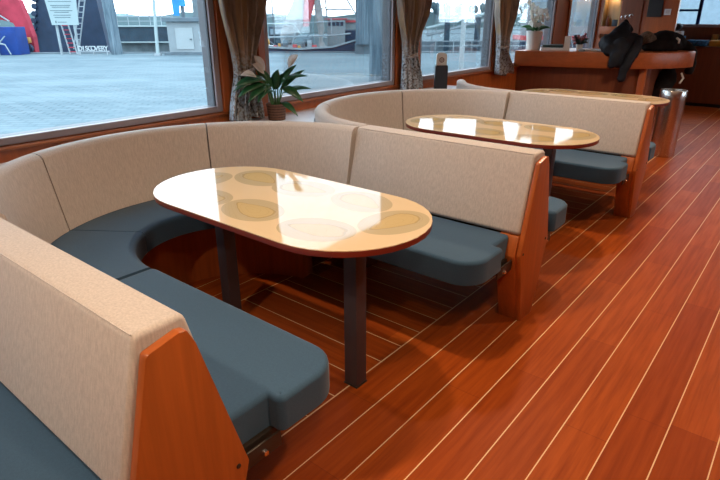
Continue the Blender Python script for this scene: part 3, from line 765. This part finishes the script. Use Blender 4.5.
# ceiling lights -----------------------------------------------------------
def downlight(x, y, label, power, grp='round warm ceiling downlights'):
    t = thing('ceiling_light', label, 'lamp', (x, y, ZC), 0, grp)
    b = new(); lathe(b, [(.075, 0), (.10, -.004), (.10, -.014), (.075, -.016), (.072, -.004)], (x, y, ZC), 28); obj('bezel', b, 'steel', t)
    b = new(); lathe(b, [(.071, -.006), (.071, -.010)], (x, y, ZC), 24); obj('diffuser', b, 'lamp', t)
    l = bpy.data.lights.new('downlight', 'SPOT'); l.energy = power; l.color = (1, .78, .55); l.shadow_soft_size = .04; l.spot_size = rad(130); l.spot_blend = .6
    o = bpy.data.objects.new('bulb', l); C.objects.link(o); o.parent = t; o.location = (0, 0, -.03)
LP = 72
for yy in (-.4, 1.72, 3.7, 5.7):
    downlight(-1.33, yy, 'round warm downlight in the ceiling above the tables', LP)
for yy in (-.9, 1.0, 3.0, 5.0, 7.0, 9.0):
    downlight(.15, yy if yy > 0 else .1, 'round warm downlight in the unseen ceiling above the aisle', LP*(.75 if yy < 0 else .62))  # unseen aisle lamps; the nearest is added to brighten the bench end panel

# ------------------------------------------------------------------ outside
ZQ = -.9
b = new(); box(b, -75, 70, 5.5, 39.0, -.3, 0); struct('quay_ground', b.copy() if False else b, 'paving', False)
q = bpy.data.objects['quay_ground']; q.location = (0, 0, ZQ); q.rotation_euler = (0, 0, QRZ)
b = new(); box(b, -75, 70, 39.0, 39.6, -2.4, .06, .03); o = struct('quay_kerb', b, 'kerb'); o.location = (0, 0, ZQ); o.rotation_euler = (0, 0, QRZ)
b = new(); box(b, -400, 400, -200, 500, -3.2, -2.6); struct('harbour_water', b, 'water')
def Q(a, D): return Matrix.Translation(quay(a, D, 0)) @ Matrix.Rotation(QRZ, 4, 'Z')
QM = Matrix.Rotation(QRZ, 4, 'Z')        # local x = along quay, y = away
def qbox(b, a0, a1, D0, D1, z0, z1, w=0.): return box(b, a0, a1, D0, D1, z0, z1, w, 2, QM)
def qpoly(b, pts, D0, D1): return prism(b, pts, D0, D1, 'xz', 0, 2, QM)
def qt(b, pts, r, n=8): return tube(b, [quay(*p) for p in pts], r, n)
def qthing(name, label, cat, a, D, z=ZQ, group=None): return thing(name, label, cat, quay(a, D, z), QRZ, group)

# far shore with trees and buildings
b = new(); pts_ = [(-140, -2.7)]
for k in range(57): a = -140 + 6*k; pts_.append((a, 1.6 + .5*sin(a*.13)+.35*sin(a*.41+1)))
pts_.append((196, -2.7)); qpoly(b, pts_, 150, 190); struct('hills', b, 'land')
rnd = random.Random(3)
for k in range(11):
    a = 9 + k*3.1 + rnd.uniform(-.3, .3); D = 146; h = rnd.uniform(2.2, 3.9)
    t = qthing('tree', 'hazy blue green tree on the far shore behind the third window', 'tree', a, D, .8, 'trees on the far shore')
    b = new()
    for j in range(5): ball(b, quay(a+rnd.uniform(-.55, .55), D+rnd.uniform(-.4, .4), .9+h*.62*rnd.uniform(.55, 1.1)), min(h*.26, .85), 1, (1, 1, 1.25))
    obj('crown', b, 'tree', t); b = new(); qt(b, [(a, D, .3), (a, D, 1.6)], .18, 6); obj('trunk', b, 'pile', t)

# dark ship hull, left
t = qthing('ship_hull', 'tall dark navy ship side moored behind the white notice board', 'ship', -22.4, 46, -2.6)
b = new(); qpoly(b, [(-26.1, -2.6), (-25.1, .4), (-24.45, 2.6), (-24.2, 4.2), (-19.8, 4.2), (-19.9, 2.6), (-19.6, -1.2), (-19.5, -2.6)], 45.7, 46.9); obj('hull', b, 'hull', t, False)
for k in range(9):
    z = -.9+.5*k; b = new(); bmesh.ops.create_cone(b, cap_ends=True, segments=12, radius1=.2, radius2=.2, depth=.2, matrix=Matrix.Translation(quay(-25.5+.27*(z+.9)*.9+.15, 45.6, z)) @ QM @ Matrix.Rotation(PI/2, 4, 'X')); obj('fender', b, 'hull', t)
# blue container and red machine
t = qthing('container', 'blue steel container at the left edge of the quay', 'container', -22.9, 38.4)
b = new(); qbox(b, -25.5, -21.85, 37.6, 38.8, ZQ, .78, .02)
obj('body', b, 'blue', t)
b = new(); qt(b, [(-23.0, 37.3, ZQ), (-23.05, 37.3, .75)], .05); qt(b, [(-22.85, 37.3, -.15), (-22.4, 37.3, .25)], .04); qt(b, [(-23.0, 37.3, -.1), (-22.5, 37.3, -.25), (-22.25, 37.3, ZQ+.05)], .04); qt(b, [(-23.3, 37.3, -.15), (-22.5, 37.3, -.25)], .04); obj('door_bar', b, 'rail', t)
t = qthing('crane', 'red harbour crane standing behind the blue container', 'crane', -22.0, 40.2)
b = new(); qpoly(b, [(-28, 1.25), (-23.9, 1.2), (-23.2, 1.0), (-22.9, .3), (-22.7, -.9), (-22.1, -.9), (-22.05, .1), (-22.25, 1.3), (-22.5, 2.4), (-22.9, 2.55), (-28, 2.0)], 39.9, 40.4); obj('frame', b, 'red', t, False)
b = new(); qt(b, [(-26, 39.7, 2.9), (-23.3, 39.7, 1.1)], .05); qt(b, [(-24, 39.7, 2.6), (-24, 39.7, .9)], .05); obj('stay', b, 'rail', t)
b = new(); qbox(b, -22.55, -22.15, 39.45, 39.79, -.25, .1, .03); obj('housing', b, 'orange', t)
b = new(); bmesh.ops.create_cone(b, cap_ends=True, segments=20, radius1=.3, radius2=.3, depth=.25, matrix=Matrix.Translation(quay(-22.35, 39.6, -.6)) @ QM @ Matrix.Rotation(PI/2, 4, 'X')); obj('wheel', b, 'hull', t)
# notice board
t = qthing('notice_board', 'white notice board with lines of print on two posts', 'sign', -18.6, 37.5)
b = new(); qpoly(b, [(-19.35, .9), (-17.68, .9), (-17.55, 2.75), (-19.55, 2.75)], 37.45, 37.52); obj('board', b, 'sign', t, False)
for x in (-19.15, -18.02): b = new(); qbox(b, x-.06, x+.06, 37.54, 37.66, ZQ, 2.8); obj('post', b, 'rail', t, False)
b = new()
for k, (z, l) in enumerate(((2.55, .6), (2.25, .72), (2.02, .62), (1.92, .55), (1.72, .7), (1.62, .45), (1.46, .55), (1.33, .5))): qbox(b, -18.6-l, -18.6+l, 37.44, 37.45, z, z+.035)
qbox(b, -18.95, -18.4, 37.44, 37.45, 1.05, 1.085); qbox(b, -19.1, -19.03, 37.44, 37.45, 1.02, 1.15)
obj('lettering', b, 'signink', t, False)
# boarding ladder
t = qthing('boarding_ladder', 'pale boarding ladder with red treads below the notice board', 'ladder', -19, 38.3)
for dx in (0, .45): b = new(); qt(b, [(-18.9+dx, 38.2, ZQ), (-19.5+dx, 38.9, .95)], .05); obj('rail', b, 'rail', t)
for k in range(7): f = (k+.5)/7; b = new(); qbox(b, -18.88-.6*f, -18.47-.6*f, 38.15+.7*f, 38.3+.7*f, ZQ+1.85*f, ZQ+1.85*f+.05); obj('tread', b, 'red', t, False)
t = qthing('vertical_ladder', 'pale upright ladder between notice board and grey pile', 'ladder', -17.6, 44.2)
for dx in (0, .4): b = new(); qt(b, [(-21.55+dx, 44.2, ZQ), (-20.0+dx, 44.2, 4.0)], .05); obj('rail', b, 'rail', t)
for k in range(12): z = -.6+.38*k; b = new(); dx = 1.55*(z+.9)/4.9; qt(b, [(-21.55+dx, 44.2, z), (-21.15+dx, 44.2, z)], .035, 6); obj('rung', b, 'rail', t)
# letters
t = qthing('name_letters', 'pale upright letters spelling DISCOVERY along the quay edge', 'letters', -16.95, 37.3)
dg = None
cells = 'DISCOVERY'; aw = 1.86/len(cells)
for k, ch in enumerate(cells):
    cu = bpy.data.curves.new('letter', 'FONT'); cu.body = ch; cu.size = .40; cu.extrude = .02; cu.offset = .008; cu.align_x = 'CENTER'
    tmp = bpy.data.objects.new('tmp', cu); C.objects.link(tmp)
    bpy.context.view_layer.update(); me = tmp.evaluated_get(bpy.context.evaluated_depsgraph_get()).to_mesh()
    b = new(); b.from_mesh(me); tmp.to_mesh_clear(); bpy.data.objects.remove(tmp); bpy.data.curves.remove(cu)
    b.transform(QM @ Matrix.Translation((-17.88+aw*(k+.5), 37.3, -.62)) @ Matrix.Rotation(PI/2, 4, 'X'))
    obj('letter', b, 'letter', t, False)
b = new(); qbox(b, -17.95, -15.95, 37.27, 37.33, -.70, -.63)
for x in (-17.8, -16.95, -16.1): qbox(b, x-.03, x+.03, 37.27, 37.33, ZQ, -.70)
obj('rail', b, 'rail', t, False)
# piles
def pile(a, D, z0, z1, r, label, lean=0., group=None):
    t = qthing('mooring_pile', label, 'pile', a, D, z0, group); b = new(); rr_ = random.Random(int(a*7)+3); n = 20; secs = []
    for k in range(10):
        z = z0 + (z1-z0)*k/9; c = quay(a+lean*(k/9), D, z)
        secs.append([c + Vector((cos(2*PI*i/n)*r*(1+rr_.uniform(-.05, .05)), sin(2*PI*i/n)*r*(1+rr_.uniform(-.05, .05)), 0)) for i in range(n)])
    loft(b, secs); obj('shaft', b, 'pile', t)
    return t
p_ = pile(-15.85, 38.2, ZQ, 3.6, .36, 'tall leaning grey pile right of the DISCOVERY letters', -.12)
t = qthing('mooring_post', 'wide weathered timber mooring post filling the right of the second window', 'pile', .86, 21.5)
for k, (dx, dd, r_) in enumerate(((-.24, .0, .26), (.18, .05, .24), (.0, .4, .26))):
    b = new(); secs = []; n = 18; rr_ = random.Random(k+20)
    for j in range(9):
        c = quay(.86+dx, 21.5+dd, ZQ + 4.6*j/8); secs.append([c+Vector((cos(2*PI*i/n)*r_*(1+rr_.uniform(-.07, .07)), sin(2*PI*i/n)*r_*(1+rr_.uniform(-.07, .07)), 0)) for i in range(n)])
    loft(b, secs); obj('timber', b, 'pile', t)
t = qthing('dolphin_post', 'shorter grey timber post behind the wide mooring post', 'pile', .42, 38.0)
b = new(); secs = []
for j in range(6): c = quay(.25, 38.0, -.3+3.6*j/5); secs.append([c+Vector((cos(2*PI*i/14)*.5, sin(2*PI*i/14)*.5, 0)) for i in range(14)])
loft(b, secs); obj('timber', b, 'pile', t); b = new(); qbox(b, -.3, .95, 37.8, 38.6, ZQ, -.3); obj('footing', b, 'roofd', t, False)
# lamp posts
t = qthing('lamp_post', 'slim white lamp post left of the white shed', 'lamp post', -12.75, 37)
b = new(); qt(b, [(-12.78, 37, ZQ), (-12.60, 37, 2.4), (-12.55, 37, 4.2)], [.11, .09, .08], 10); obj('pole', b, 'sign', t)
b = new(); qbox(b, -12.98, -12.58, 36.8, 37.2, ZQ, -.78); obj('base', b, 'rail', t, False)
t = qthing('flag_pole', 'white pole standing in the third window view', 'pole', 3.46, 19.5)
b = new(); qt(b, [(3.42, 19.5, ZQ), (3.42, 19.5, 3.2)], [.085, .075], 10); obj('pole', b, 'letter', t)
# low dark wall with railing
t = qthing('quay_fence', 'low dark fence with pale rails between grey pile and white shed', 'fence', -15.5, 42)
b = new(); qbox(b, -17.3, -13.4, 41.9, 42.3, -.28, .70); obj('panel', b, 'fence', t, False)
for z in (.70, -.36): b = new(); qbox(b, -17.3, -13.4, 41.8, 42.3, z, z+.09); obj('rail', b, 'sign', t, False)
b = new(); qbox(b, -17.3, -13.2, 42.3, 42.5, -1.6, -.36); obj('footing', b, 'conc', t, False)
for z in (1.35, 1.05): b = new(); qbox(b, -17.3, -13.2, 42.25, 42.3, z, z+.05); obj('rail', b, 'rail', t, False)
for k in range(6): x = -17.2+.78*k; b = new(); qbox(b, x, x+.05, 42.25, 42.3, .7, 1.7); obj('baluster', b, 'rail', t, False)
b = new(); qbox(b, -17.3, -13.2, 42.0, 42.6, ZQ-1.6, -.36)
# shed
t = qthing('shed', 'small white brick shed with a flat dark roof and pale door', 'shed', -10.75, 37.6)
b = new(); qbox(b, -12.1, -8.6, 37.3, 39.0, ZQ, 1.08); obj('wall', b, 'shedw', t, False)
b = new(); qbox(b, -12.3, -8.4, 37.05, 39.1, 1.08, 1.32, .02); obj('roof', b, 'roofd', t, False)
b = new(); qbox(b, -11.6, -10.5, 37.25, 37.3, -.55, .72); d = obj('door', b, 'shedd', t, False)
b = new(); qbox(b, -10.72, -10.58, 37.2, 37.25, .0, .08); obj('handle', b, 'roofd', d, False)
b = new(); qbox(b, -12.35, -8.0, 36.95, 37.3, ZQ, -.72); obj('step', b, 'roofd', t, False)
t = qthing('direction_sign', 'bright blue arrow shaped sign above the shed roof', 'sign', -11.45, 37.9, 1.32)
b = new(); qpoly(b, [(-11.75, 1.42), (-11.4, 1.42), (-11.35, 2.0), (-10.95, 1.95), (-11.0, 3.2), (-11.8, 3.2)], 37.85, 37.95); obj('board', b, 'skyblue', t, False)
b = new(); qbox(b, -11.3, -11.1, 37.98, 38.1, 1.32, 3.2); obj('post', b, 'roofd', t, False)
for k, x in enumerate((-10.4, -9.95)):
    t = qthing('grey_post', ('left', 'right')[k] + ' one of the twin grey posts above the shed roof', 'post', x, 38.2, 1.32); b = new(); qbox(b, x-.17, x+.17, 38.1, 38.4, 1.32, 3.4); obj('shaft', b, 'conc', t, False)
    b = new(); qbox(b, x-.2, x+.2, 38.05, 38.45, 1.32, 1.4); obj('collar', b, 'roofd', t, False)
# fishing boat
t = qthing('fishing_boat', 'pale fishing boat with hanging nets moored behind the second window', 'boat', -3.2, 41, -2.6)
b = new(); qpoly(b, [(-7.6, -2.6), (-7.6, -.55), (-4.0, -.75), (-1.8, -.62), (.1, -.1), (.4, .0), (.0, -2.6)], 39.9, 43); obj('hull', b, 'hull', t, False)
b = new(); qpoly(b, [(-7.6, -.55), (-4.0, -.75), (-1.8, -.62), (.4, .0), (.4, .09), (-1.8, -.5), (-4.0, -.63), (-7.6, -.43)], 39.82, 39.95); obj('bulwark_rail', b, 'rail', t, False)
b = new(); qbox(b, -2.25, -1.0, 41, 42.5, -.6, 1.15, .03); wh = obj('wheelhouse', b, 'shedw', t)
for k in range(4): b = new(); qbox(b, -2.15+.28*k, -1.95+.28*k, 40.96, 41, .75, 1.0); obj('window', b, 'hull', wh, False)
b = new(); qbox(b, -2.4, -.85, 40.9, 42.6, 1.15, 1.22); obj('roof', b, 'netred', wh, False)
b = new(); qbox(b, -1.0, .3, 41.2, 42.3, -.4, .45, .02); obj('cabin', b, 'hull', t, False)
b = new(); qbox(b, -1.0, .4, 42.4, 42.8, .5, 1.25); obj('upper_cabin', b, 'shedw', t, False)
b = new(); qbox(b, -1.0, .4, 42.3, 42.4, .95, 1.1); obj('stripe', b, 'netred', t, False)
def net(pts, m, name='net'):
    b = new(); secs = []; n = 14
    for (a, z, w_) in pts: secs.append([quay(a+w_*cos(2*PI*i/n), 40.6+min(w_, .4)*.7*sin(2*PI*i/n), z) for i in range(n)])
    loft(b, secs); return obj(name, b, m, t)
net([(-5.2, -.65, .15), (-4.85, .1, .62), (-4.5, .9, .66), (-4.0, 2.4, .42), (-3.7, 3.8, .2)], 'net')
net([(-3.66, .72, .2), (-3.55, 1.4, .30), (-3.38, 2.4, .42), (-3.3, 3.6, .3)], 'netred', 'red_net')
net([(-2.62, -.72, .36), (-2.62, -.4, .22), (-2.66, -.15, .12), (-2.62, .6, .24), (-2.75, 1.5, .26), (-2.95, 3.4, .16)], 'net')
b = new(); qt(b, [(-6.75, 40.2, -.55), (-6.45, 40.2, .78), (-6.2, 40.2, .9), (-4.5, 40.2, .9), (-3.9, 40.2, .1)], .06); obj('arch', b, 'sign', t)
b = new(); qt(b, [(-6.9, 40.2, .02), (-1.6, 40.1, .16), (-.6, 40.1, .28)], .055); obj('boom', b, 'rail', t)
for q_ in (((-2.25, 40.9, 1.15), (-2.3, 40.9, 3.8)), ((-.95, 40.6, 2.6), (.15, 40.2, .85)), ((-2.3, 40.8, 1.78), (-.55, 40.6, 1.78)), ((-5.9, 40.9, -.4), (-5.95, 40.9, 3.6)), ((-6.5, 40.2, 0.), (-5.2, 40.0, -.8)), ((-3.2, 40.1, .7), (-3.9, 40.1, -.6))):
    b = new(); qt(b, list(q_), .045, 6); obj('spar', b, 'roofd', t)
b = new(); bmesh.ops.create_uvsphere(b, u_segments=14, v_segments=8, radius=.3, matrix=Matrix.Translation(quay(-6.35, 39.75, -.25))); obj('buoy', b, 'orange', t)
b = new(); qbox(b, -6.3, -4.9, 41.2, 42.4, -.5, .72, .03); obj('winch_house', b, 'fence', t)
b = new(); qbox(b, -6.2, -5.0, 41.15, 41.2, .2, .55); obj('winch_window', b, 'bldg', t, False)
b = new(); bmesh.ops.create_cone(b, cap_ends=True, segments=18, radius1=.32, radius2=.32, depth=.7, matrix=Matrix.Translation(quay(-3.6, 40.9, -.25)) @ QM @ Matrix.Rotation(PI/2, 4, 'Y')); obj('winch_drum', b, 'roofd', t)
for q_ in (((-5.6, 40.1, -.7), (-4.8, 40.1, .35)), ((-4.7, 40.1, -.7), (-4.2, 40.1, .7)), ((-6.9, 40.1, .55), (-6.5, 40.1, -.7)), ((-1.9, 40.1, .15), (-1.9, 40.1, 1.3)), ((-4.4, 40.1, .95), (-1.0, 40.3, 1.05)), ((-6.6, 40.3, 1.25), (-2.3, 40.6, 1.9))):
    b = new(); qt(b, list(q_), .04, 6); obj('spar', b, 'rail', t)
rnd = random.Random(4)
for k in range(10):
    a = -6.2+.33*k; b = new(); qbox(b, a, a+rnd.uniform(.15, .35), 39.95, 40.3, -.75, -.75+rnd.uniform(.2, .7), .01); obj('deck_gear', b, ('rail', 'roofd', 'orange', 'netred')[(k*3) % 4], t)
# jetty, gangway and dark piles beyond the quay edge (third window)
t = qthing('jetty', 'grey floating jetty with a railing on the water, third window', 'jetty', 7.5, 60, -2.6)
b = new(); qbox(b, 4, 16, 59, 60.6, -2.6, -1.0); obj('deck', b, 'roofd', t, False)
for z in (-.35, .0): b = new(); qbox(b, 4, 16, 59.0, 59.08, z, z+.07); obj('rail', b, 'rail', t, False)
for k in range(8): b = new(); qbox(b, 4+1.6*k, 4.08+1.6*k, 59, 59.08, -1.0, .07); obj('baluster', b, 'rail', t, False)
t = qthing('gangway', 'white sloping gangway leading up over the jetty', 'gangway', 9, 63, -1.0)
for D_ in (62.5, 64): b = new(); qt(b, [(7.2, D_, .1), (13.5, D_, 1.6)], .13, 6); obj('rail', b, 'sign', t); b = new(); qt(b, [(7.2, D_, -.6), (13.5, D_, .95)], .12, 6); obj('stringer', b, 'rail', t)
for k in range(8): f = k/7; b = new(); qt(b, [(7.2+6.3*f, 62.5, -.6+1.55*f), (7.2+6.3*f, 62.5, .1+1.5*f)], .06, 6); obj('post', b, 'rail', t)
for a, D, z1 in ((8.6, 58.2, 2.2), (11.6, 58.3, 1.2), (13.0, 58.2, 1.6)):
    tt = qthing('harbour_pile', {2.2: 'tallest dark pile by the jetty, third window', 1.2: 'shortest dark pile by the jetty, third window', 1.6: 'right dark pile by the jetty, third window'}[z1], 'pile', a, D, -2.6)
    b = new(); qt(b, [(a, D, -2.6), (a, D, z1)], .28, 10); obj('shaft', b, 'fence', tt); b = new(); qt(b, [(a, D, z1), (a, D, z1+.12)], .32, 10); obj('cap', b, 'sign', tt)
t = qthing('quay_railing', 'white quay edge railing seen through the third window', 'railing', 8, 38.9)
for z in (-.5, -.2): b = new(); qbox(b, 3.6, 14, 38.85, 38.9, z, z+.05); obj('rail', b, 'rail', t, False)
for k in range(9): b = new(); qbox(b, 3.8+1.2*k, 3.86+1.2*k, 38.85, 38.9, ZQ, -.15); obj('baluster', b, 'rail', t, False)
# pale building and red striped boat, fourth and fifth window, far right
t = qthing('workboat', 'pale workboat with a red stripe behind the orchid', 'boat', 15, 45, -2.6)
b = new(); qbox(b, 12.2, 18.5, 44, 47, -2.6, -.35); obj('hull', b, 'hull', t, False); b = new(); qbox(b, 12.2, 18.5, 43.95, 47, -.35, -.05); obj('stripe', b, 'netred', t, False)
b = new(); qbox(b, 12.6, 18, 44.5, 46.5, -.05, 2.3); wh = obj('wheelhouse', b, 'shedw', t, False)
for k in range(5): b = new(); qbox(b, 12.9+k, 13.5+k, 44.45, 44.5, .9, 1.6); obj('window', b, 'bldg', wh, False)
for k in range(4): b = new(); qt(b, [(12.9+1.6*k, 43.6, -1), (13.6+1.6*k, 43.6, 1.4), (14.3+1.6*k, 43.6, -1)], .05, 6); obj('rail', b, 'rail', t)
t = qthing('harbour_building', 'pale harbour building seen through the window beside the display niche', 'building', 22, 60, -2.6)
b = new(); qbox(b, 19, 29, 60, 68, -2.6, 5); obj('wall', b, 'bldg', t, False); b = new(); qbox(b, 18.8, 29.2, 59.8, 68.2, 5, 5.4); obj('roof', b, 'roofd', t, False)
for k in range(4): b = new(); qbox(b, 20+2.2*k, 21.2+2.2*k, 59.95, 60, 1.2, 2.4); obj('window', b, 'sign', t, False)
t = thing('warehouse', 'blue grey warehouse beyond the far right window', 'building', (-14, 92, -2.6))
b = new(); prism(b, [(-19, -2.6), (-19, 2.8), (-16, 4.6), (-9, 4.6), (-6, 2.8), (-6, -2.6)], 88, 98, 'xz'); obj('wall', b, 'bldg', t, False); b = new(); prism(b, [(-19.4, 2.7), (-16.1, 4.75), (-8.9, 4.75), (-5.6, 2.7), (-5.6, 2.9), (-8.8, 5.0), (-16.2, 5.0), (-19.4, 2.9)], 87.7, 98.3, 'xz'); obj('roof', b, 'roofd', t, False)
b = new(); box(b, -60, 60, 55, 140, -2.6, -1.2); struct('quay_ground_far', b, 'paving')

# ------------------------------------------------------------------ sky, camera
w = bpy.data.worlds.new('sky'); bpy.context.scene.world = w; w.use_nodes = True; nt = w.node_tree; nt.nodes.clear()
tc = nt.nodes.new('ShaderNodeTexCoord'); sx = nt.nodes.new('ShaderNodeSeparateXYZ'); nt.links.new(tc.outputs['Generated'], sx.inputs[0])
mr = nt.nodes.new('ShaderNodeMapRange'); mr.inputs[1].default_value = 0; mr.inputs[2].default_value = .5; nt.links.new(sx.outputs[2], mr.inputs[0])
nz = nt.nodes.new('ShaderNodeTexNoise'); nz.inputs['Scale'].default_value = 3; nz.inputs['Detail'].default_value = 4; nt.links.new(tc.outputs['Generated'], nz.inputs[0])
mx = nt.nodes.new('ShaderNodeMix'); mx.data_type = 'RGBA'; mx.inputs[6].default_value = (.95, .98, 1, 1); mx.inputs[7].default_value = (.78, .90, 1, 1); nt.links.new(mr.outputs[0], mx.inputs[0])
m2 = nt.nodes.new('ShaderNodeMix'); m2.data_type = 'RGBA'; m2.blend_type = 'MULTIPLY'; m2.inputs[0].default_value = .25; nt.links.new(mx.outputs[2], m2.inputs[6]); nt.links.new(nz.outputs[1], m2.inputs[7])
bg = nt.nodes.new('ShaderNodeBackground'); bg.inputs[1].default_value = 4.6; nt.links.new(mx.outputs[2], bg.inputs[0])
wo = nt.nodes.new('ShaderNodeOutputWorld'); nt.links.new(bg.outputs[0], wo.inputs[0])

cam = bpy.data.cameras.new('camera'); co = bpy.data.objects.new('camera', cam); C.objects.link(co)
cam.sensor_width = 36; cam.lens = 554.58/720*36; cam.clip_start = .05; cam.clip_end = 900
yaw, pitch, roll = rad(39.186), rad(22.10), rad(.151)
Fw = Vector((-sin(yaw)*cos(pitch), cos(yaw)*cos(pitch), -sin(pitch))); Rt = Vector((cos(yaw), sin(yaw), 0)); Dn = Fw.cross(Rt)
R2 = Rt*cos(roll) + Dn*sin(roll); D2 = -Rt*sin(roll) + Dn*cos(roll)
mw = Matrix.Identity(4)
for i in range(3): mw[i][0] = R2[i]; mw[i][1] = -D2[i]; mw[i][2] = -Fw[i]
mw[2][3] = 1.45; co.matrix_world = mw
sc = bpy.context.scene; sc.camera = co
sc.view_settings.view_transform = 'Standard'; sc.view_settings.look = 'None'; sc.view_settings.gamma = 1; sc.view_settings.use_curve_mapping = False
sc.view_settings.exposure = 0.16
